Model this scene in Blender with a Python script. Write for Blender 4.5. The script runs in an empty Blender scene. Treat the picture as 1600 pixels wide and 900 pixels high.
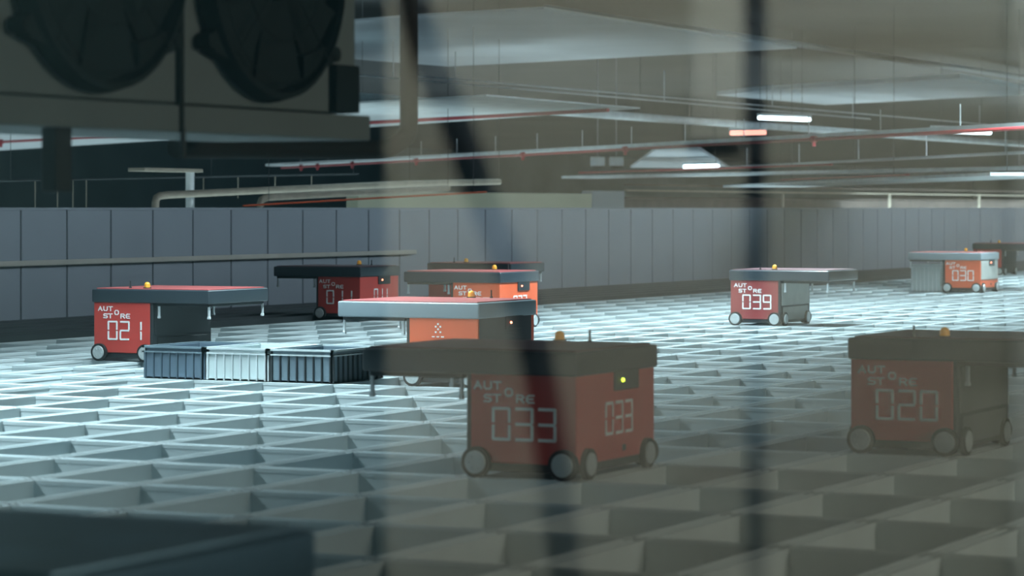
import bpy, bmesh, math, random
from mathutils import Vector, Matrix
random.seed(4)
S = bpy.context.scene
C = S.collection
F = 4511.0            # focal length in pixels of the 1600 px frame
EH = 1.04             # eye height above the storage grid
FW = Vector((0.8988, 0.4384, 0)); RT = Vector((0.4384, -0.8988, 0))

# ------------------------------------------------------------------ camera
cd = bpy.data.cameras.new('camera'); cam = bpy.data.objects.new('camera', cd); C.objects.link(cam)
cam.location = (0, 0, EH); cam.rotation_euler = (math.pi/2, 0, -math.radians(64))
cd.sensor_width = 36; cd.lens = 36*F/1600; cd.shift_y = -125/1600
cd.clip_start = 0.05; cd.clip_end = 600
cd.dof.use_dof = True; cd.dof.focus_distance = 19.0; cd.dof.aperture_fstop = 4.2
S.camera = cam

# ------------------------------------------------------------------ world, exposure
W = bpy.data.worlds.new('hall_air'); S.world = W; W.use_nodes = True
W.node_tree.nodes['Background'].inputs[0].default_value = (0.50, 0.85, 1.0, 1)
W.node_tree.nodes['Background'].inputs[1].default_value = 0.065
S.view_settings.view_transform = 'Standard'; S.view_settings.look = 'None'
S.view_settings.gamma = 1; S.view_settings.use_curve_mapping = False
S.view_settings.exposure = 0.0

def area(name, loc, size, power, col, aim, spread=180, sy=None):
    l = bpy.data.lights.new(name, 'AREA'); l.shape = 'RECTANGLE'; l.size = size; l.size_y = sy or size
    l.energy = power; l.color = col; l.spread = math.radians(spread)
    o = bpy.data.objects.new(name, l); C.objects.link(o); o.location = loc
    d = Vector(aim) - Vector(loc)
    z = -d.normalized(); x = Vector((1, 0, 0)) if abs(z.x) < 0.9 else Vector((0, 1, 0))
    y = z.cross(x).normalized(); x = y.cross(z)
    o.rotation_euler = Matrix((x, y, z)).transposed().to_euler()
    return o

COOL = (0.76, 0.94, 1.0)
# rows of ceiling tubes over the grid, running with its long cell side
for u, p, n in ((9.0, 1450, 17), (25, 1050, 12), (39, 1450, 12), (54, 1600, 12)):
    area('ceiling_tube_light', (u, 9.3, 3.3), n, p, COOL, (u, 9.3, 0), 122, 0.12)
# warm fill light added to brighten the near grid and the cooler
area('near_fill_light', (9.5, -4.0, 2.6), 2.5, 70, (1.0, 0.95, 0.78), (9.5, 4, 0.3), 140, 0.5)
# unseen fill lights added to lift the far wall and the partition
area('hall_fill', (25, 50, 3.6), 20, 20000, COOL, (30, 70, 1.0), 180, 2)
for u, p in ((20, 85), (37, 105), (54, 120)):
    area('partition_fill', (u, 12.6, 1.85), 17, p, (0.80, 0.9, 1.0), (u, 15.75, 0.7), 100, 0.4)
# unseen fill lights added beyond the partition to brighten ducts and trays
area('hall_fill', (50, 37, 0.8), 50, 2200, COOL, (50, 37, 9), 180, 28)
area('hall_fill', (48, 19.8, 0.6), 46, 420, COOL, (48, 19.8, 9), 120, 3)
area('hall_fill', (78, 22, 1.0), 30, 900, COOL, (78, 22, 9), 180, 2)
area('hall_fill', (30, 24, 2.4), 20, 380, COOL, (34, 30, 0), 180, 0.4)

def cw(lat, dep, z):
    p = FW*dep + RT*lat; return (p.x, p.y, z)
# the lit room behind the window
area('room_lamp', cw(0.35, -0.1, 3.0), 0.6, 31, (0.97, 1.0, 0.92), cw(0.3, -1.3, 1.6), 100)

# ------------------------------------------------------------------ helpers
def Q(x, y, z):
    """point on the pixel's ray at world height z"""
    D = F*(z - EH)/(325 - y); return FW*D + RT*((x - 800)/F*D) + Vector((0, 0, z))
def onV(x, y, V):
    t = (x - 800)/F; D = V/(0.4384 - 0.8988*t)
    return Vector((D*(0.8988 + 0.4384*t), V, EH + (325 - y)*D/F))
def Uat(x, V):
    return onV(x, 325, V).x

MATS = {}
def mat(name, col, rough=0.5, metal=0.0, noise=0.0, nscale=8.0, emit=None, estr=0, bump=0.0, spec=0.5):
    if name in MATS: return MATS[name]
    m = bpy.data.materials.new(name); m.use_nodes = True; nt = m.node_tree; b = nt.nodes['Principled BSDF']
    b.inputs['Roughness'].default_value = rough; b.inputs['Metallic'].default_value = metal
    b.inputs['Specular IOR Level'].default_value = spec
    tc = nt.nodes.new('ShaderNodeTexCoord'); n = nt.nodes.new('ShaderNodeTexNoise')
    n.inputs['Scale'].default_value = nscale; n.inputs['Detail'].default_value = 4
    nt.links.new(tc.outputs['Object'], n.inputs['Vector'])
    mr = nt.nodes.new('ShaderNodeMapRange')
    mr.inputs['To Min'].default_value = 1 - noise; mr.inputs['To Max'].default_value = 1 + noise
    mr.inputs['From Min'].default_value = 0.3; mr.inputs['From Max'].default_value = 0.7
    nt.links.new(n.outputs['Fac'], mr.inputs['Value'])
    hs = nt.nodes.new('ShaderNodeHueSaturation'); hs.inputs['Color'].default_value = (*col, 1)
    nt.links.new(mr.outputs['Result'], hs.inputs['Value']); nt.links.new(hs.outputs['Color'], b.inputs['Base Color'])
    if bump:
        bp = nt.nodes.new('ShaderNodeBump'); bp.inputs['Strength'].default_value = bump
        nt.links.new(n.outputs['Fac'], bp.inputs['Height']); nt.links.new(bp.outputs['Normal'], b.inputs['Normal'])
    if emit:
        b.inputs['Emission Color'].default_value = (*emit, 1); b.inputs['Emission Strength'].default_value = estr
    MATS[name] = m; return m

M_track = mat('aluminium_track', (0.62, 0.70, 0.72), 0.38, 0.25, 0.06, 3)
M_red = mat('red_shell', (0.50, 0.055, 0.045), 0.42, 0, 0.05, 6)
M_red_warm = mat('warm_lit_red_shell', (0.66, 0.115, 0.045), 0.42, 0, 0.05, 6)  # same red as the other shells, with warm light mixed into the colour
M_lid = mat('dark_slate_lid', (0.030, 0.042, 0.052), 0.35, 0, 0.08, 5)
M_lidg = mat('grey_lid', (0.20, 0.25, 0.28), 0.40, 0, 0.06, 5)
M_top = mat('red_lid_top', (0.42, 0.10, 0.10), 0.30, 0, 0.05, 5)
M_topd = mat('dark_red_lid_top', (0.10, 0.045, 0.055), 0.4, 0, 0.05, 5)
M_dark = mat('dark_plastic', (0.022, 0.027, 0.030), 0.5, 0, 0.1, 9)
M_black = mat('black_rubber', (0.012, 0.014, 0.015), 0.7, 0, 0.1, 20)
M_hub = mat('pale_hub', (0.50, 0.55, 0.56), 0.4, 0.3, 0.06, 30)
M_white = mat('white_lettering', (0.80, 0.84, 0.84), 0.5, 0, 0.02, 20)
M_steel = mat('pale_steel', (0.55, 0.60, 0.62), 0.4, 0.3, 0.05, 10)
M_amber = mat('amber_beacon', (0.75, 0.36, 0.04), 0.3, 0, 0.05, 10, (1, 0.5, 0.08), 0.12)
M_led_r = mat('red_led', (0.9, 0.2, 0.1), 0.3, 0, 0, 5, (1, 0.22, 0.12), 9)
M_led_g = mat('yellow_green_led', (0.7, 0.8, 0.1), 0.3, 0, 0, 5, (0.65, 0.9, 0.05), 5)
M_binlight = mat('pale_grey_bin', (0.45, 0.52, 0.53), 0.5, 0, 0.05, 8)
M_bindark = mat('slate_blue_bin', (0.055, 0.085, 0.115), 0.5, 0, 0.08, 8)
M_binmid = mat('grey_ribbed_bin', (0.12, 0.17, 0.20), 0.5, 0, 0.08, 8)
M_cavg = mat('grey_bin_side', (0.36, 0.38, 0.36), 0.6, 0, 0.1, 6)
M_panel = mat('grey_partition', (0.20, 0.235, 0.265), 0.55, 0, 0.04, 2)
M_joint = mat('dark_joint', (0.03, 0.04, 0.05), 0.6, 0, 0.1, 6)
M_deck = mat('dark_deck', (0.05, 0.06, 0.065), 0.6, 0.2, 0.2, 2)
M_ceil = mat('dark_ceiling', (0.05, 0.052, 0.05), 0.8, 0, 0.25, 0.3)
M_farwall = mat('dark_far_wall', (0.12, 0.16, 0.17), 0.8, 0, 0.25, 0.3)
M_duct = mat('pale_blue_duct', (0.52, 0.58, 0.62), 0.5, 0.1, 0.06, 1)
M_duct2 = mat('galvanised_duct', (0.75, 0.83, 0.85), 0.42, 0.1, 0.12, 4)
M_pipe_r = mat('red_sprinkler_pipe', (0.38, 0.03, 0.04), 0.5, 0, 0.08, 4)
M_tan = mat('tan_lagging', (0.42, 0.39, 0.31), 0.6, 0, 0.12, 6)
M_cream = mat('cream_cladding', (0.36, 0.37, 0.27), 0.7, 0, 0.05, 1)
M_bluegrey = mat('blue_grey_cladding', (0.22, 0.25, 0.27), 0.7, 0, 0.05, 1)
M_brown = mat('brown_racking', (0.09, 0.07, 0.06), 0.7, 0, 0.3, 3)
M_ac = mat('cooler_casing', (0.22, 0.26, 0.255), 0.6, 0.1, 0.05, 3)
M_fan = mat('fan_black', (0.022, 0.030, 0.030), 0.8, 0, 0.1, 8, spec=.15)
M_rub = mat('pipe_insulation', (0.020, 0.020, 0.018), 0.8, 0, 0.15, 20)
M_tube = mat('lamp_tube', (0.9, 0.95, 1), 0.4, 0, 0, 5, (0.80, 0.95, 1.0), 5.0)
M_beige = mat('beige_paint', (0.57, 0.57, 0.48), 0.8, 0, 0.04, 1)
M_pale = mat('pale_paint', (0.86, 0.88, 0.78), 0.8, 0, 0.03, 1)
M_dkroom = mat('dark_room_paint', (0.06, 0.08, 0.10), 0.8, 0, 0.1, 2)
M_rail = mat('beige_rail', (0.33, 0.33, 0.29), 0.5, 0, 0.08, 5)
M_metalframe = mat('window_frame_metal', (0.15, 0.16, 0.16), 0.5, 0.4, 0.05, 5)

class MB:
    def __init__(s): s.b = bmesh.new()
    def box(s, x0, x1, y0, y1, z0, z1, bev=0, seg=2):
        r = bmesh.ops.create_cube(s.b, size=1)
        vs = r['verts']
        for v in vs:
            v.co = Vector((x0 + (v.co.x + .5)*(x1 - x0), y0 + (v.co.y + .5)*(y1 - y0), z0 + (v.co.z + .5)*(z1 - z0)))
        if bev:
            es = list({e for v in vs for e in v.link_edges})
            bmesh.ops.bevel(s.b, geom=es, offset=bev, segments=seg, affect='EDGES', profile=0.6)
        return s
    def cyl(s, p0, p1, r, n=14, r2=None, caps=True):
        p0 = Vector(p0); p1 = Vector(p1); d = p1 - p0
        m = Matrix.Translation((p0 + p1)/2) @ d.to_track_quat('Z', 'Y').to_matrix().to_4x4()
        bmesh.ops.create_cone(s.b, cap_ends=caps, segments=n, radius1=r, radius2=r if r2 is None else r2, depth=d.length, matrix=m)
        return s
    def ball(s, c, r, n=12, sz=1):
        bmesh.ops.create_uvsphere(s.b, u_segments=n, v_segments=n//2 + 2, radius=r, matrix=Matrix.Translation(c) @ Matrix.Diagonal((1, 1, sz, 1)))
        return s
    def prism(s, pts, dz):
        lo = [s.b.verts.new(p) for p in pts]; hi = [s.b.verts.new(Vector(p) + Vector((0, 0, dz))) for p in pts]
        n = len(pts); s.b.faces.new(lo); s.b.faces.new(hi[::-1])
        for i in range(n): s.b.faces.new((lo[i], lo[(i+1) % n], hi[(i+1) % n], hi[i]))
        bmesh.ops.recalc_face_normals(s.b, faces=s.b.faces); return s
    def tube(s, pts, r, n=12):
        """swept round tube with mitred joints"""
        pts = [Vector(p) for p in pts]; rings = []
        up = None
        for i, p in enumerate(pts):
            t = (pts[min(i+1, len(pts)-1)] - pts[max(i-1, 0)]).normalized()
            a = t.orthogonal().normalized() if up is None else (up - t*up.dot(t)).normalized()
            up = a; b = t.cross(a)
            rings.append([s.b.verts.new(p + (a*math.cos(k*2*math.pi/n) + b*math.sin(k*2*math.pi/n))*r) for k in range(n)])
        for i in range(len(rings)-1):
            for k in range(n): s.b.faces.new((rings[i][k], rings[i][(k+1) % n], rings[i+1][(k+1) % n], rings[i+1][k]))
        s.b.faces.new(rings[0][::-1]); s.b.faces.new(rings[-1])
        return s
    def bar(s, p0, p1, w, h):
        """box section between two points, w across, h in height (hangs centred)"""
        p0 = Vector(p0); p1 = Vector(p1); d = (p1 - p0); d.z = 0; n = Vector((-d.y, d.x, 0)).normalized()*w/2
        z = Vector((0, 0, h/2))
        q = [p0 + n, p0 - n, p1 - n, p1 + n]
        return s.prism([a - z for a in q], h)
    def mesh(s, name, m, smooth=False):
        me = bpy.data.meshes.new(name); s.b.to_mesh(me); s.b.free(); me.materials.append(m)
        if smooth:
            for p in me.polygons: p.use_smooth = True
            me.set_sharp_from_angle(angle=math.radians(35))
        return me
    def build(s, name, m, parent=None, smooth=False):
        return link(name, s.mesh(name, m, smooth), parent)
def link(name, me, parent=None):
    o = bpy.data.objects.new(name, me); C.objects.link(o)
    if parent is not None:
        o.parent = parent
        o.matrix_parent_inverse = Matrix.Identity(4)
    return o
def thing(name, label, cat, loc=(0, 0, 0), rz=0, group=None):
    o = bpy.data.objects.new(name, None); C.objects.link(o); o.location = loc; o.rotation_euler = (0, 0, rz)
    o.empty_display_size = 0.1
    return tag(o, label, cat, group)
def tag(o, label, cat, group=None):
    o['label'] = label; o['category'] = cat
    if group: o['group'] = group
    return o
def struct(name, mb, m):
    o = mb.build(name, m); o['kind'] = 'structure'; return o

# ------------------------------------------------------------------ structure: storage grid
U0, PU, V0, PV = 8.34, 0.8155, 6.035, 0.4815
gu = [U0 + k*PU for k in range(-8, 76)]
gv = [V0 + k*PV for k in range(-17, 16)]
VE = gv[-1]
mb = MB()
TW = 0.042   # half width of a double rail
def rail(mb, along, c, a0, a1):
    # top flange, two raised running lips, web below, and a foot lip
    def bx(l0, l1, z0, z1):
        if along == 'y': mb.box(c + l0, c + l1, a0, a1, z0, z1)
        else: mb.box(a0, a1, c + l0, c + l1, z0, z1)
    bx(-TW, TW, -0.016, -0.004)
    bx(-TW, -TW + 0.010, -0.004, 0.0); bx(TW - 0.010, TW, -0.004, 0.0)
    bx(-0.005, 0.005, -0.004, 0.0)
    bx(-TW + 0.003, TW - 0.003, -0.34, -0.016)
for u in gu: rail(mb, 'y', u, gv[0] - 0.3, VE + TW)
for v in gv: rail(mb, 'x', v, gu[0] - 0.3, gu[-1] + 0.3)
struct('floor', mb, M_track)
mb = MB(); mb.box(gu[0] - 1, gu[-1] + 1, gv[0] - 1, VE + 2.4, -1.6, -1.55)
struct('floor_below', mb, M_deck)
# dark service deck along the partition
WV = 15.75
mb = MB(); mb.box(0, 75, VE + 0.06, WV + 0.4, -0.10, -0.015)
for k in range(6):
    v = VE + 0.25 + k*0.36; mb.box(0, 75, v, v + 0.05, -0.015, 0.035)
struct('floor_service_deck', mb, M_deck)

# partition wall
mb = MB(); mb.box(10, 75, WV + 0.03, WV + 0.09, -0.1, EH)
mb.box(10, 75, WV + 0.005, WV + 0.10, EH - 0.02, EH + 0.004)
P0, PP = 21.96, 0.738
k = -14
while P0 + k*PP < 74:
    a = P0 + k*PP; mb.box(a + 0.012, a + PP - 0.012, WV, WV + 0.03, 0.0, EH - 0.02, 0.006, 1); k += 1
struct('wall_partition', mb, M_panel)
mb = MB()
k = -14
while P0 + k*PP < 74:
    a = P0 + k*PP; mb.box(a - 0.011, a + 0.011, WV + 0.012, WV + 0.034, 0.0, EH - 0.02); k += 1
struct('trim_1', mb, M_joint)

# ceiling and far walls of the hall
CZ = EH + 3.1
struct('ceiling', MB().box(-20, 260, -60, 90, CZ, CZ + 0.3), M_ceil)
struct('wall_far', MB().box(-20, 260, 70, 70.4, -5, CZ), M_farwall)
struct('wall_right', MB().box(230, 230.4, -60, 90, -5, CZ), M_farwall)

# ------------------------------------------------------------------ window and the room behind it
G = 1.2
g = thing('window_1', '', ''); del g['label']; del g['category']; g['kind'] = 'structure'
g.rotation_euler = (0, 0, -math.radians(64)); p = FW*G; g.location = (p.x, p.y, 0)
pane = MB().box(-1.3, 1.3, -0.002, 0.002, -0.1, 2.1)
mg = bpy.data.materials.new('window_glass'); mg.use_nodes = True; nt = mg.node_tree
for n in list(nt.nodes):
    if n.type != 'OUTPUT_MATERIAL': nt.nodes.remove(n)
out = [n for n in nt.nodes if n.type == 'OUTPUT_MATERIAL'][0]
tr = nt.nodes.new('ShaderNodeBsdfTransparent'); tr.inputs[0].default_value = (0.93, 0.97, 0.97, 1)
gl = nt.nodes.new('ShaderNodeBsdfGlossy'); gl.inputs['Roughness'].default_value = 0.0; gl.inputs[0].default_value = (1, 1, 1, 1)
mx = nt.nodes.new('ShaderNodeMixShader'); mx.inputs[0].default_value = 0.16
nt.links.new(tr.outputs[0], mx.inputs[1]); nt.links.new(gl.outputs[0], mx.inputs[2]); nt.links.new(mx.outputs[0], out.inputs[0])
me = bpy.data.meshes.new('window_pane'); b = bmesh.new()
b.faces.new([b.verts.new(v) for v in ((-1.3, 0, -0.1), (1.3, 0, -0.1), (1.3, 0, 2.1), (-1.3, 0, 2.1))]); b.to_mesh(me); b.free()
me.materials.append(mg); pane.b.free(); link('window_pane', me, g)
fr = MB(); fr.box(-1.36, -1.3, -0.04, 0.04, -0.16, 2.16, 0.005); fr.box(1.3, 1.36, -0.04, 0.04, -0.16, 2.16, 0.005)
fr.box(-1.36, 1.36, -0.04, 0.04, 2.1, 2.16, 0.005); fr.box(-1.36, 1.36, -0.04, 0.04, -0.16, -0.1, 0.005)
fr.build('window_frame', M_metalframe, g)

def rloc(x, y, Dv):     # a place behind the camera that the pane mirrors towards pixel (x, y)
    return ((x - 800)/F*Dv, 2*G - Dv, EH + (325 - y)/F*Dv)
room = MB()
def rbox(mb, x0, x1, z0, z1, Dv, th):
    a = (x0 - 800)/F*Dv; b_ = (x1 - 800)/F*Dv; d = 2*G - Dv
    q = [Vector(cw(a, d, z0)), Vector(cw(b_, d, z0)), Vector(cw(b_, d - th, z0)), Vector(cw(a, d - th, z0))]
    mb.prism(q, z1 - z0)
mb = MB(); rbox(mb, 603, 2600, -0.2, 3.2, 3.6, 0.12); struct('wall_back', mb, M_beige)
mb = MB(); rbox(mb, -4000, 4000, -0.2, 3.2, 6.5, 0.1); struct('wall_room_end', mb, mat('teal_veil_paint', (0.5, 0.85, 0.88), .8, 0, .04, 1))  # teal put in the wall colour so its reflection imitates haze
mb = MB(); rbox(mb, 1078, 1160, EH + 0.085, 3.1, 3.585, 0.012); o = mb.build('wall_cupboard', M_pale)
tag(o, 'pale upright panel mirrored in the window, upper middle, beside dark post', 'panel')
mb = MB(); rbox(mb, 1165, 1197, -0.1, 3.1, 2.9, 0.012); o = mb.build('post', M_dkroom)
tag(o, 'dark upright post mirrored faintly in the window right of centre', 'post')
mb = MB(); rbox(mb, 1583, 1800, -0.1, 3.1, 3.5, 0.03); o = mb.build('column', M_pale)
tag(o, 'pale column mirrored in the window at far right edge', 'column')
hose = [(628, -60), (645, 0), (668, 90), (708, 180), (742, 280), (782, 380), (818, 480), (842, 580), (860, 700), (876, 820), (890, 960)]
pts = []
for x, y in hose:
    l, d, z = rloc(x, y, 2.9); pts.append(cw(l, d, z))
mb = MB(); mb.tube(pts, 0.017, 12); o = mb.build('hanging_hose', M_dkroom, smooth=True)
tag(o, 'dark hose hanging in a slant, mirrored in the window centre', 'hose')

# ------------------------------------------------------------------ robots
SEG = {'0': 'abcdef', '1': 'bc', '2': 'abged', '3': 'abgcd', '9': 'abcdfg'}
CACHE = {}
def cpart(name, key, fn, m, parent, smooth=False):
    if key not in CACHE:
        mb = MB(); fn(mb); CACHE[key] = mb.mesh(name, m, smooth)
    me = CACHE[key]
    if me.materials[0] != m:
        k2 = (key, m.name)
        if k2 not in CACHE: CACHE[k2] = me.copy(); CACHE[k2].materials[0] = m
        me = CACHE[k2]
    return link(name, me, parent)

BX, BY = 0.375, 0.235      # half length and half width of the robot body
def face_map(face):
    # (s, z) on the face, s running to the right as one looks at it, to a point; out = outward
    if face == '-x': return lambda s, z, o: Vector((-BX - o, BY - s, z))
    if face == '+x': return lambda s, z, o: Vector((BX + o, -BY + s, z))
    if face == '-y': return lambda s, z, o: Vector((-BX + s, -BY - o, z))
def flat(mb, fm, s0, s1, z0, z1, th=0.003):
    mb_pts = [fm(s0, z0, 0), fm(s1, z0, 0), fm(s1, z0, th), fm(s0, z0, th)]
    mb.prism(mb_pts, z1 - z0)
def digits(mb, fm, text, s0, z0, w, h, gap, t=0.0115, only=0):
    for i, ch in enumerate(text):
        if i != only: continue
        a = s0 + i*(w + gap); b_ = a + w; m_ = z0 + h/2; e = 0.004
        segs = {'a': (a+e, b_-e, z0+h-t, z0+h), 'd': (a+e, b_-e, z0, z0+t), 'g': (a+e, b_-e, m_-t/2, m_+t/2),
                'f': (a, a+t, m_+e, z0+h-e), 'e': (a, a+t, z0+e, m_-e), 'b': (b_-t, b_, m_+e, z0+h-e), 'c': (b_-t, b_, z0+e, m_-e)}
        for c in SEG[ch]:
            flat(mb, fm, *segs[c])
def stroke(mb, fm, a, b_, t=0.0062, th=0.003):
    (s0, z0), (s1, z1) = a, b_
    d = Vector((s1 - s0, z1 - z0)); L = d.length; d.normalize(); n = Vector((-d.y, d.x))*t/2; d = d*t/2
    q = [(s0 - d.x + n.x, z0 - d.y + n.y), (s0 - d.x - n.x, z0 - d.y - n.y), (s1 + d.x - n.x, z1 + d.y - n.y), (s1 + d.x + n.x, z1 + d.y + n.y)]
    lo = [mb.b.verts.new(fm(x, z, 0)) for x, z in q]; hi = [mb.b.verts.new(fm(x, z, th)) for x, z in q]
    mb.b.faces.new(hi); mb.b.faces.new(lo[::-1])
    for i in range(4): mb.b.faces.new((lo[i], lo[(i+1) % 4], hi[(i+1) % 4], hi[i]))
GL = {'A': [[(0, 0), (.5, 1), (1, 0)], [(.2, .35), (.8, .35)]],
      'U': [[(0, 1), (0, .25), (.25, 0), (.75, 0), (1, .25), (1, 1)]],
      'T': [[(0, 1), (1, 1)], [(.5, 1), (.5, 0)]],
      'O': [[(.25, 0), (.75, 0), (1, .25), (1, .75), (.75, 1), (.25, 1), (0, .75), (0, .25), (.25, 0)]],
      'S': [[(1, .95), (.25, 1), (0, .8), (.1, .55), (.9, .45), (1, .2), (.75, 0), (0, .05)]],
      'R': [[(0, 0), (0, 1), (.75, 1), (1, .75), (.75, .5), (0, .5)], [(.5, .5), (1, 0)]],
      'E': [[(1, 1), (.3, 1), (0, .75), (0, .25), (.3, 0), (1, 0)], [(0, .5), (.85, .5)]]}
def logo(mb, fm, k=1.0):
    for ch, s, z in (('A', .037, .343), ('U', .080, .343), ('T', .121, .343), ('O', .170, .318),
                     ('S', .080, .294), ('T', .119, .294), ('R', .219, .294), ('E', .261, .294)):
        for pl in GL[ch]:
            for p_, q_ in zip(pl, pl[1:]):
                stroke(mb, fm, (s + p_[0]*.029, z + p_[1]*.027), (s + q_[0]*.029, z + q_[1]*.027))

def robot(num, U, V, rot, label, shell=M_red, lid=M_lid, led=M_led_r, cav=None, icon=False, top=None):
    """U = front face of the body, V = its middle; rot 0: overhang to the left, pi: to the right"""
    t = thing('grid_robot', label, 'robot', (U + BX, V, 0), rot, 'wheeled bin robots on the storage grid')
    cpart('body_shell', 'body', lambda m: m.box(-BX, BX, -BY, BY - 0.02, 0.058, 0.415, 0.006, 2), shell, t)
    cpart('chassis', 'chassis', lambda m: (m.box(-BX + .01, BX - .01, -BY + .01, BY - .01, 0.024, 0.06, 0.004, 1),
                                          m.box(-BX + .004, BX - .004, BY - .024, BY, 0.03, 0.41, 0.003, 1)), M_dark, t)
    def lidf(m):
        m.box(-BX - .012, BX + .012, -BY - .012, 0.690, 0.398, 0.490, 0.014, 3)
    cpart('lid', 'lid', lidf, lid, t, True)
    cpart('lid_top_panel', 'top', lambda m: m.box(-BX + .012, BX - .012, -BY + .012, 0.668, 0.488, 0.497, 0.004, 2), top or M_top, t)
    # cantilever lifting frame with four grip hooks
    fr_ = cpart('lift_frame', 'liftframe', lambda m: (m.box(-BX + .02, BX - .02, BY + .02, 0.672, 0.378, 0.400, 0.004, 1)), M_dark, t)
    for i, (hx, hy) in enumerate(((-BX + .03, BY + .035), (-BX + .03, 0.665), (BX - .03, BY + .035), (BX - .03, 0.665))):
        hk = cpart('grip_hook', ('hook', i), lambda m: (m.box(hx - .006, hx + .006, hy - .008, hy + .008, 0.300, 0.385, 0.002, 1),
                 m.box(hx - .009, hx + .009, hy - .010, hy + .010, 0.296, 0.312, 0.002, 1)), M_steel, t)
    # cavity side
    cp = cpart('bin_side_panel', 'cavity', lambda m: (m.box(-BX + .03, BX - .03, BY, BY + .006, 0.18, 0.375, 0.002, 1),
                 m.box(-BX + .06, BX - .06, BY, BY + .006, 0.05, 0.165, 0.002, 1)), cav or M_dark, t)
    # wheels: two on every face
    wn = 0
    for face in ('-x', '+x'):
        sg = -1 if face == '-x' else 1
        for y in (-0.185, 0.185):
            w = cpart('wheel', ('wx', sg, y), lambda m: m.cyl((sg*(BX - .005), y, 0.06), (sg*(BX + .024), y, 0.06), 0.060, 28), M_black, t, True)
            cpart('wheel_hub', ('hx', sg, y), lambda m: (m.cyl((sg*(BX + .02), y, 0.06), (sg*(BX + .029), y, 0.06), 0.047, 28, 0.043),
                   [m.box(min(sg*(BX+.027), sg*(BX+.033)), max(sg*(BX+.027), sg*(BX+.033)), y - .004 + .026*math.cos(a), y + .004 + .026*math.cos(a),
                          0.056 + .026*math.sin(a), 0.064 + .026*math.sin(a)) for a in [j*math.pi/3 for j in range(6)]]), M_hub, w, True)
    for sg in (-1, 1):
        for x in (-0.285, 0.285):
            w = cpart('wheel', ('wy', sg, x), lambda m: m.cyl((x, sg*(BY - .005), 0.06), (x, sg*(BY + .020), 0.06), 0.060, 28), M_black, t, True)
            cpart('wheel_hub', ('hy', sg, x), lambda m: m.cyl((x, sg*(BY + .016), 0.06), (x, sg*(BY + .025), 0.06), 0.047, 28, 0.043), M_hub, w, True)
    # lettering
    for face in ('-x', '+x'):
        if face == ('+x' if rot == 0 else '-x'): continue
        fm = face_map(face)
        if icon:
            def ic(m):
                for (a, z) in ((.21, .365), (.195, .35), (.225, .35), (.21, .335), (.195, .318), (.225, .318)):
                    flat(m, fm, a - .005, a + .005, z - .005, z + .005)
                for a in (.17, .20, .23):
                    flat(m, fm, a, a + .018, .288, .294)
            cpart('lettering', ('icon', face), ic, M_white, t)
            continue
        cpart('lettering', ('logo', face), lambda m: logo(m, fm), M_white, t)
        for i in range(len(num)): cpart('digit', ('n', num[i], i, face), lambda m: digits(m, fm, num, .112, .145, .080, .130, .017, only=i), M_white, t)
    fm = face_map('-y')
    if shell == M_red_warm and num == '030': cpart('back_cover', 'back_sheen_g', lambda m: m.box(-BX + .02, BX - .03, -BY - .006, -BY + .001, .16, .405, .003, 1), M_cavg, t)  # grey plate added to imitate a reflection on the back face
    else:
      for i in range(len(num)): cpart('digit', ('n', num[i], i, '-y'), lambda m: digits(m, fm, num, .265, .155, .076, .130, .018, only=i), M_white, t)
    if icon: cpart('back_cover', 'back_cover', lambda m: m.box(-BX + .01, BX - .05, -BY - .006, -BY + .001, .06, .405, .003, 1), M_dark, t)
    pn = cpart('control_panel', 'panel', lambda m: m.box(-0.03, .20, -BY - .010, -BY + .002, .325, .412, .003, 1), M_dark, t)
    ld = cpart('indicator_light', ('led', led.name), lambda m: m.ball((.035, -BY - .012, .365), .0075, 10), led, pn, True)
    cpart('socket', 'socket', lambda m: m.box(.055, .085, -BY - .004, -BY + .002, .085, .110, .002, 1), M_dark, t)
    # beacon and aerial
    bc = cpart('beacon', 'beacon', lambda m: (m.cyl((.33, .165, .495), (.33, .165, .520), .021, 16), m.ball((.33, .165, .522), .020, 14, 0.9)), M_amber, t, True)
    cpart('beacon_base', 'beaconb', lambda m: m.cyl((.33, .165, .494), (.33, .165, .503), .028, 16), M_dark, bc)
    cpart('aerial', 'aerial', lambda m: (m.cyl((.33, .03, .495), (.33, .03, .545), .005, 8), m.cyl((.33, .03, .495), (.33, .03, .506), .010, 8)), M_dark, t)
    return t

PI = math.pi
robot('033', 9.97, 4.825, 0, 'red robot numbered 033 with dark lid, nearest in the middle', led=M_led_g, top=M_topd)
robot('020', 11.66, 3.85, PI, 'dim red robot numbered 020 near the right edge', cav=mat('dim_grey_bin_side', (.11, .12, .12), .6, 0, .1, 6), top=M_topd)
robot('021', 16.42, 10.94, PI, 'red robot numbered 021 behind the bins at left')
robot('', 14.90, 7.72, 0, 'red robot coloured as in warm light with a grey lid and dotted emblem, behind robot 033', M_red_warm, M_lidg, icon=True)
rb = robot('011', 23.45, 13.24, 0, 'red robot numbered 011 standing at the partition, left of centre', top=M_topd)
robot('022', 22.10, 11.13, 0, 'red robot coloured as in warm light with AUTOSTORE lettering right behind the grey lidded robot', M_red_warm, M_lid)
robot('', 25.6, 13.18, PI, 'dark lidded robot mostly hidden, farthest back at centre by partition')
robot('039', 23.87, 9.25, PI, 'red robot numbered 039, colour darkened as in shade, standing right of centre below dark post', mat('shaded_red_shell', (0.26, 0.05, 0.05), .5, 0, .05, 6), cav=M_cavg, top=M_topd)  # same red shell, darkened in its colour to imitate shade
robot('030', 34.30, 10.58, 0, 'small red robot numbered 030, coloured as in warm light, far right holding a grey bin', M_red_warm, M_lidg)
robot('', 43.5, 13.0, PI, 'dark lidded robot behind robot 030 at the far right')
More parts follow.
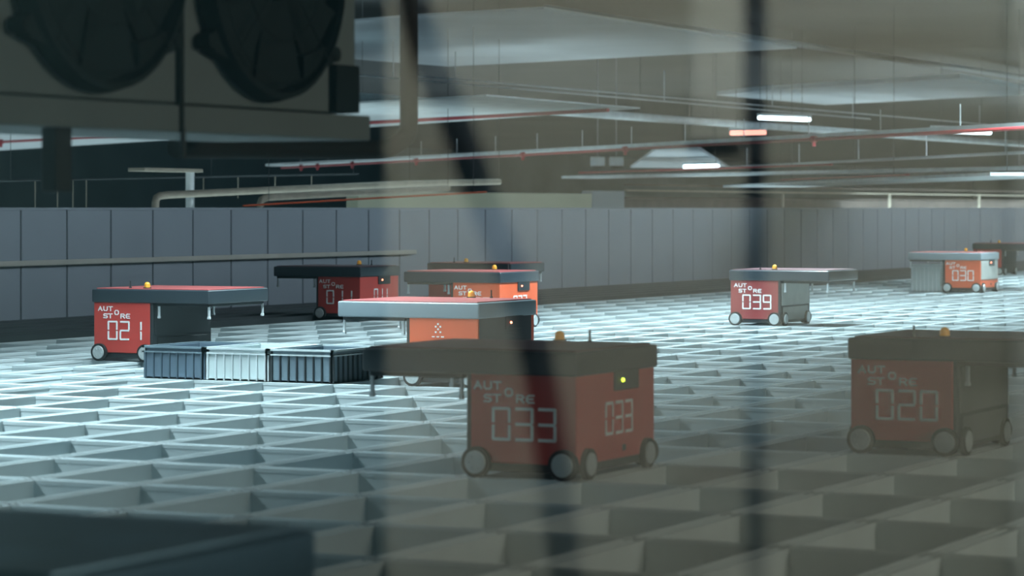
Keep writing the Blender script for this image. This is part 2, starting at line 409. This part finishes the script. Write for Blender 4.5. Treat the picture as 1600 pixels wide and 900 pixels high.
near = robot('', 3.54, 3.16, PI, 'blurred dark blue robot lid in the bottom left foreground', top=mat('blue_lid_top', (.30, .48, .62), .3, .75, .25, 3), lid=mat('blue_lid', (.22, .36, .48), .3, .6, .15, 4))

# ------------------------------------------------------------------ bins
def storage_bin(name_label, U, V, w, d, h, m, rim, group='storage bins standing on the grid', rib=None):
    t = thing('storage_bin', name_label, 'bin', (U, V, 0), 0, group)
    mb = MB(); T = 0.012
    # tapered tub walls with floor
    mb.box(0.012, d - .012, -w/2 + .012, w/2 - .012, 0, T)
    mb.box(0.012, .012 + T, -w/2 + .012, w/2 - .012, 0, h - .01); mb.box(d - .012 - T, d - .012, -w/2 + .012, w/2 - .012, 0, h - .01)
    mb.box(0.012, d - .012, -w/2 + .012, -w/2 + .012 + T, 0, h - .01); mb.box(0.012, d - .012, w/2 - .012 - T, w/2 - .012, 0, h - .01)
    mb.build('tub', m, t)
    rb_ = MB()
    n = 7
    for i in range(n + 1):
        y = -w/2 + .016 + (w - .040)*i/n; rb_.box(0.0, .014, y, y + .008, 0.004, h - .03); rb_.box(d - .014, d, y, y + .008, 0.004, h - .03)
    n = 10
    for i in range(n + 1):
        x = .016 + (d - .040)*i/n; rb_.box(x, x + .008, -w/2, -w/2 + .014, 0.004, h - .03); rb_.box(x, x + .008, w/2 - .014, w/2, 0.004, h - .03)
    rb_.build('ribs', rib or rim, t)
    r = MB()
    for z0, z1 in ((h - .012, h), (h - .040, h - .032)):
        r.box(-.002, .014, -w/2 - .001, w/2 + .001, z0, z1); r.box(d - .014, d + .002, -w/2 - .001, w/2 + .001, z0, z1)
        r.box(-.002, d + .002, -w/2 - .001, -w/2 + .014, z0, z1); r.box(-.002, d + .002, w/2 - .014, w/2 + .001, z0, z1)
    r.build('rim', rim, t)
    return t
storage_bin('slate blue ribbed bin, leftmost in the row of three bins', 14.86, 9.54, .440, .64, .200, mat('slate_bin', (.085, .125, .165), .5, 0, .08, 8), M_binmid, rib=M_bindark)
storage_bin('pale grey ribbed bin, middle of the row of three bins', 14.86, 9.093, .440, .64, .200, M_binlight, M_steel)
storage_bin('dark ribbed bin with light rim, rightmost in the row of three', 14.86, 8.646, .440, .64, .200, mat('steel_blue_bin', (.13, .18, .215), .5, 0, .08, 8), M_binlight, rib=M_dark)
storage_bin('pale ribbed bin held under the overhang of robot 030', 34.36, 11.055, .40, .62, .345, M_binlight, M_steel, 'bin held by a robot')

# ------------------------------------------------------------------ handrail on the partition
rt = thing('guard_rail', 'beige guard rail running along the grey partition at left', 'rail', (0, 0, 0))
y_r = WV - 0.05
ra = Uat(-40, y_r); rbx = Uat(650, y_r)
MB().box(ra, rbx, y_r - .012, y_r + .012, .505, .555, .008, 2).build('rail', M_rail, rt)
x = ra + 1.0
while x < rbx:
    MB().box(x - .02, x + .02, y_r + .010, WV + .002, .515, .545, .003, 1).build('bracket', M_joint, rt); x += PP*3

# ------------------------------------------------------------------ cooler unit with two fans, upper left
CV = 4.61
ac = thing('evaporator_cooler', 'large grey ceiling cooler with two black fans at upper left', 'air cooler', (0, 0, 0))
xl = Uat(-330, CV); xm = Uat(278, CV); xr = Uat(555, CV)
zb = onV(278, 161, CV).z; zt = zb + 1.55; zlow = onV(278, 207, CV).z
MB().box(xl, xm - .004, CV, CV + .55, zb, zt, .006, 2).build('casing', M_ac, ac)
MB().box(xm + .004, xr, CV, CV + .55, zb, zt, .006, 2).build('casing', M_ac, ac)
MB().box(xl, Uat(574, CV), CV - .012, CV + .58, zlow, zb - .006, .006, 2).build('drip_tray', M_ac, ac)
MB().box(xm - .012, xm + .012, CV - .016, CV + .01, zlow, zt, .002, 1).build('seam_strip', M_fan, ac)
MB().box(Uat(514, CV), xr - .02, CV - .03, CV + .02, onV(530, 176, CV).z, onV(530, 102, CV).z, .006, 2).build('junction_box', M_fan, ac)
def fan(px, py, rp):
    c = onV(px, py, CV); D = (c - Vector((0, 0, EH))).dot(FW); r = rp*D/F
    sh = MB(); n = 48
    # open shroud ring
    prof = [(r, 0), (r + .012, -.02), (r, -.07), (r - .018, -.075), (r - .022, -.02), (r - .03, .05)]
    rings = []
    for (q, dy) in prof:
        rings.append([sh.b.verts.new(Vector((c.x + q*math.cos(a*2*PI/n), CV + dy, c.z + q*math.sin(a*2*PI/n)))) for a in range(n)])
    for i in range(len(rings)-1):
        for k in range(n): sh.b.faces.new((rings[i][k], rings[i][(k+1) % n], rings[i+1][(k+1) % n], rings[i+1][k]))
    f = sh.build('fan_shroud', M_fan, ac, True)
    MB().cyl((c.x, CV - .012, c.z), (c.x, CV - .004, c.z), r - .01, 48).build('fan_back', M_fan, f)
    bl = MB()
    for k in range(7):
        a = k*2*PI/7 + .3; d = Vector((math.cos(a), 0, math.sin(a))); e = Vector((-math.sin(a), 0, math.cos(a)))
        q = [c + d*.08 - e*.03 + Vector((0, -.02, 0)), c + d*(r-.05) - e*.12 + Vector((0, -.02, 0)), c + d*(r-.05) + e*.10 + Vector((0, -.055, 0)), c + d*.08 + e*.04 + Vector((0, -.05, 0))]
        v1 = [bl.b.verts.new(p) for p in q]; v2 = [bl.b.verts.new(p + Vector((0, -.006, 0))) for p in q]
        bl.b.faces.new(v1); bl.b.faces.new(v2[::-1])
        for i in range(4): bl.b.faces.new((v1[i], v1[(i+1) % 4], v2[(i+1) % 4], v2[i]))
    bl.cyl((c.x, CV - .07, c.z), (c.x, CV - .02, c.z), .10, 24)
    bl.build('fan_blades', M_fan, f)
    # concentric wire guard
    gd = MB()
    for q in [r*j/9 for j in (2, 5, 8)]:
        gd.tube([(c.x + q*math.cos(a*2*PI/32), CV - .078, c.z + q*math.sin(a*2*PI/32)) for a in range(33)], .0025, 5)
    for k in range(4):
        a = k*PI/2 + PI/4; gd.cyl((c.x, CV - .078, c.z), (c.x + (r-.01)*math.cos(a), CV - .078, c.z + (r-.01)*math.sin(a)), .003, 6)
    gd.build('fan_guard', M_fan, f)
    for sx, an in ((-1, -2.30), (1, -.86)):
        p = c + Vector((math.cos(an), 0, math.sin(an)))*(r - .01)
        MB().prism([p + Vector((-sx*.09, -.05, -.03)), p + Vector((sx*.10, -.05, .02)), p + Vector((sx*.10, .0, .02)), p + Vector((-sx*.09, .0, -.03))], .065).build('mounting_foot', M_fan, f)
        MB().cyl(p + Vector((sx*.115, -.055, .05)), p + Vector((sx*.115, 0, .05)), .024, 14).build('mounting_bolt', M_fan, f)
fan(143, -85, 225); fan(411, -48, 203)
# drain pipe and hangers
q = onV(277, 205, CV); MB().cyl((q.x, CV - .02, onV(277, 248, CV).z), (q.x, CV - .02, q.z + .01), .008, 10).build('drain_pipe', M_dark, ac)
for px in (-150, 420):
    q = onV(px, 0, CV); MB().cyl((q.x, CV + .3, zt - .01), (q.x, CV + .3, CZ), .012, 8).build('hanger_rod', M_steel, ac)
MB().box(Uat(92, CV), Uat(118, CV), CV + .01, CV + .06, onV(105, 300, CV).z, zlow + .01, .004, 1).build('support_bracket', M_dark, ac)
# insulated pipe: along under the cooler then up
pv = 5.30
def pp(x, y): return onV(x, y, pv)
pts = [pp(275, 231), pp(400, 232), pp(520, 233), pp(590, 233)]
for a in range(1, 9):
    s = a/9*PI/2; pts.append(pp(590 + 49*math.sin(s), 233 - 36*(1 - math.cos(s))))
pts += [pp(639, 190), pp(639, 100), pp(639, 0)]
top = pp(639, 0); pts.append(Vector((top.x, top.y, CZ - .002)))
ip = MB().tube(pts, 0.036, 16).build('insulated_pipe', M_rub, smooth=True)
tag(ip, 'dark insulated pipe under the cooler, bending upward beside it', 'pipe')

# ------------------------------------------------------------------ ceiling services
def poly_duct(name, label, px, z, th, m, cat='duct', group=None):
    mb = MB(); mb.prism([Q(x, y, z) for x, y in px], th); return tag(mb.build(name, m), label, cat, group)
poly_duct('flat_duct', 'wide pale flat duct under the ceiling at upper middle', [(520, 36), (640, 26), (850, 14), (1245, 76), (840, 97), (700, 104), (520, 90)], EH + 2.5, .03, M_duct)
poly_duct('flat_duct', 'pale flat duct under the ceiling at upper right above tubes', [(1120, 149), (1290, 164), (1640, 146), (1500, 122), (1180, 142)], EH + 2.2, .08, M_duct)
poly_duct('soffit_beam', 'long dark beam edge descending to the right at top', [(850, 12), (1640, 126), (1640, 131), (850, 17)], EH + 2.85, .05, M_bluegrey, 'beam')

def run(name, label, cat, p0, p1, z, r, m, group=None, square=None, hang=None, couplings=(), mc=None, rise=.5):
    t = thing(name, label, cat, (0, 0, 0), 0, group)
    a = Q(*p0, z); b_ = Q(*p1, z)
    mb = MB()
    if square: mb.bar(a, b_, square[0], square[1])
    else: mb.cyl(a, b_, r, 16)
    mb.build(cat.split()[-1] + '_run', m, t, not square)
    for s in couplings:
        p = a.lerp(b_, s); d = (b_ - a).normalized()
        MB().cyl(p - d*.05, p + d*.05, r*2.0, 12).cyl(p, p - Vector((0, 0, r*4)), r*1.2, 8).build('sprinkler_head', mc or m, t)
    if hang:
        for s in hang:
            p = a.lerp(b_, s); MB().cyl(p, p + Vector((0, 0, rise)), .008 if rise < .5 else .004, 6).build('hanger_rod', M_steel if rise < .5 else M_dark, t)
    return t
run('round_duct', 'long bright round duct running down to the right', 'duct', (500, 148), (1640, 228), EH + 1.5, .066, M_duct2, hang=(.02, .3, .6, .95), rise=CZ - EH - 1.5)
run('conduit', 'thin pale conduit just above the bright round duct', 'conduit', (556, 117), (1360, 186), EH + 1.7, .012, M_steel, hang=(.05, .5, .95), rise=.49)
run('conduit', 'second thin conduit above the bright round duct at centre', 'conduit', (640, 118), (1560, 196), EH + 1.8, .012, M_steel, hang=(.05, .5, .95), rise=.39)
run('cable_tray', 'white cable tray with red pipe crossing from centre to upper right', 'tray', (430, 258), (1640, 194), EH + .95, 0, M_duct2, square=(.45, .05), hang=[i/16 for i in range(1, 16)], rise=.30)
run('sprinkler_pipe', 'red sprinkler pipe under the white cable tray across centre', 'pipe', (440, 262), (1640, 198), EH + .872, .022, M_pipe_r, couplings=[.05, .09, .17, .30, .48, .62, .82])
poly_duct('flat_duct', 'pale flat duct behind the cooler with a red pipe under it', [(-60, 239), (370, 212), (655, 194), (1000, 170), (760, 150), (-60, 196)], EH + 1.38, .02, M_duct2)
run('sprinkler_pipe', 'red sprinkler pipe behind the cooler at left', 'pipe', (-60, 225), (950, 172), EH + 1.30, .026, M_pipe_r, couplings=[.09, .21, .62, .78])
run('cable_tray', 'pale tray above partition at centre right under the lit hood', 'tray', (905, 277), (1640, 262), EH + .62, 0, M_duct2, square=(.8, .05), hang=(.05, .35, .65, .95), rise=CZ - EH - .62)
run('sprinkler_pipe', 'red sprinkler pipe above the lowest tray right of centre', 'pipe', (905, 270), (1300, 257), EH + .70, .016, M_pipe_r)
run('cable_tray', 'thin pale tray at right below the ceiling tube lamps', 'tray', (1130, 262), (1640, 236), EH + .78, 0, M_steel, square=(.18, .035), hang=[.1, .3, .5, .7, .9], rise=.35)
run('flat_tray', 'broad pale tray low at the right above the partition', 'tray', (1190, 291), (1640, 272), EH + .42, 0, M_duct2, square=(1.5, .04), hang=(.1, .9), rise=CZ - EH - .42)
run('sprinkler_pipe', 'short orange red pipe low at the right above broad tray', 'pipe', (1220, 281), (1420, 273), EH + .50, .012, M_pipe_r, hang=(.1, .9), rise=CZ - EH - .5)

# pale block hood and hanging boxes
poly_duct('lamp_hood', 'pale sloping hood lit by a lamp, right of centre', [(985, 262), (1140, 263), (1090, 232), (1025, 234)], EH + .95, .05, M_duct, 'hood')
for px, lb in ((934, 'small white hanging box left of the lit hood, left one of two'), (963, 'small white hanging box beside the lit hood, right one of two')):
    c = Q(px, 254, EH + .9); d = 11*c.xy.length/F; h_ = 9*c.xy.length/F
    t = thing('hanging_box', lb, 'box', c, -math.radians(64), 'white hanging boxes')
    MB().box(-d, d, -d, d, -h_*.6, h_, .02, 2).build('box_case', M_duct2, t)
    MB().box(-d*.9, d*.9, -d*.9, d*.9, -h_*1.0, -h_*.6, .02, 2).build('box_base', M_dark, t)
    MB().cyl((0, 0, h_), (0, 0, CZ - c.z), .006, 6).build('hanger_rod', M_steel, t)

# tube lamps
def tube_lamp(p0, p1, z, r, label, tint=None):
    t = thing('tube_lamp', label, 'lamp', (0, 0, 0), 0, 'ceiling tube lamps')
    a = Q(*p0, z); b_ = Q(*p1, z)
    MB().cyl(a, b_, r, 12).build('tube', tint or M_tube, t, True)
    for f_ in (.15, .85):
        q = a.lerp(b_, f_); MB().cyl(q + Vector((0, 0, r*1.6)), (q.x, q.y, CZ), .004, 6).build('hanger_cord', M_dark, t)
    MB().bar(a + Vector((0, 0, r*1.6)), b_ + Vector((0, 0, r*1.6)), r*2.6, r*1.2).build('lamp_housing', M_duct2, t)
tube_lamp((1186, 184), (1265, 187), EH + 1.55, .035, 'lit tube lamp beside the dark post, left of two at upper right')
tube_lamp((1457, 204), (1547, 207), EH + 1.55, .045, 'lit tube lamp at upper right, right of the two')
tube_lamp((1070, 261), (1122, 260), EH + .85, .045, 'glowing tube lamp at the lower edge of the pale hood')
tube_lamp((533, 173), (572, 174), EH + 1.45, .035, 'small lit tube lamp at the lower right corner of cooler')
M_pinklamp = mat('pink_lamp_tube', (1, .6, .5), 0.4, 0, 0, 5, (1.0, 0.40, 0.30), 1.6)
tube_lamp((1142, 208), (1196, 207), EH + 1.30, .04, 'reddish lit tube lamp crossing the dark post', M_pinklamp)

# ------------------------------------------------------------------ things standing beyond the partition
def beyond(name, label, cat, x0, x1, ytop, V, m, dep=.6, group=None):
    a = onV(x0, ytop, V); b_ = onV(x1, ytop, V)
    z1 = (a.z + b_.z)/2
    return tag(MB().box(a.x, b_.x, V, V + dep, -3.0, z1, .01, 1).build(name, m), label, cat, group)
beyond('cream_enclosure', 'cream clad enclosure rising above the partition at centre', 'enclosure', 560, 925, 301, 20, M_cream, .2)
beyond('grey_enclosure', 'small blue grey enclosure right beside the cream one', 'enclosure', 926, 976, 298, 20, M_bluegrey, .2)
# racking with rails
rk = thing('pallet_rack', 'long brown rack beyond the partition at right', 'rack', (0, 0, 0))
a = onV(980, 303, 22); b_ = onV(1620, 303, 22)
MB().box(a.x, b_.x, 22.3, 23, -3, EH + .18, .01, 1).build('rack_load', M_brown, rk)
for yy in (292, 300, 310):
    z = onV(1200, yy, 22).z; MB().box(a.x, b_.x, 22, 22.06, z - .02, z + .01).build('rack_beam', M_tan if yy == 300 else M_brown, rk)
for px in (1223, 1390, 1530):
    q = onV(px, 303, 21.9); MB().cyl((q.x, 21.9, -3), (q.x, 21.9, q.z), .035, 10).build('rack_post', M_tan, rk)
# tan lagged pipes with elbows
def lagged(pts, V, r, label):
    t = thing('lagged_pipe', label, 'pipe', (0, 0, 0), 0, 'tan lagged pipes beyond the partition')
    MB().tube([onV(x, y, V) for x, y in pts], r, 14).build('pipe_run', M_tan, t, True)
    for x, y in pts[6:]:
        q = onV(x, y, V) if x > 430 else onV(*pts[5], V); MB().cyl(q, (q.x, q.y, CZ), .004, 6).build('hanger_rod', M_dark, t)
    return t
lagged([(243, 340), (243, 316), (245, 309), (250, 306), (262, 304.5), (420, 297), (640, 287), (780, 284)], 19, .045, 'tan lagged pipe with elbow down at left, upper one')
lagged([(407, 340), (407, 318), (409, 312), (415, 309), (430, 307.5), (560, 301), (700, 294)], 18.4, .045, 'tan lagged pipe with elbow down, right and lower one')
lt = thing('orange_pipe', 'thin orange pipe beneath the tan pipes above partition', 'pipe')
MB().tube([onV(380, 321.5, 17.9), onV(560, 311, 17.9), onV(760, 300, 17.9)], .012, 8).build('pipe_run', mat('orange_line', (.60, .10, .03), .5, 0, .05, 5), lt)
for px, py in ((420, 319), (740, 301)):
    q = onV(px, py, 17.9); MB().cyl(q, (q.x, q.y, CZ), .004, 6).build('hanger_rod', M_dark, lt)
pl = thing('pillar', 'pale round pillar with flat cap above partition at left', 'pillar', (0, 0, 0))
q = onV(297, 268, 19.6); MB().cyl((q.x, 19.6, -3), (q.x, 19.6, q.z), .055, 18).build('shaft', M_duct2, pl, True)
q2 = onV(216, 268, 19.6); MB().box(q2.x, q.x + .15, 19.5, 19.75, q.z - .01, q.z + .035, .005, 1).build('cap', M_tan, pl)
# thin conduit with drop rods in the dark at left
ct = thing('hung_conduit', 'thin conduit with drop rods in the dark above the partition, left', 'conduit')
a = onV(-20, 283, 21); b_ = onV(560, 272, 21)
MB().cyl(a, b_, .012, 8).build('conduit_run', M_deck, ct)
for px in (10, 300, 550):
    q = a.lerp(b_, (px + 20)/580); MB().cyl(q, (q.x, q.y, CZ), .004, 6).build('hanger_rod', M_dark, ct)
for px, y1 in ((55, 322), (90, 322), (114, 322), (135, 322), (318, 300), (372, 310), (430, 296), (487, 292)):
    p = onV(px, y1, 21); q = a.lerp(b_, (p.x - a.x)/(b_.x - a.x))
    MB().cyl((p.x, 21, p.z - (.1 if y1 > 320 else 0)), (p.x, 21, q.z), .007, 6).build('drop_rod', M_tan, ct)
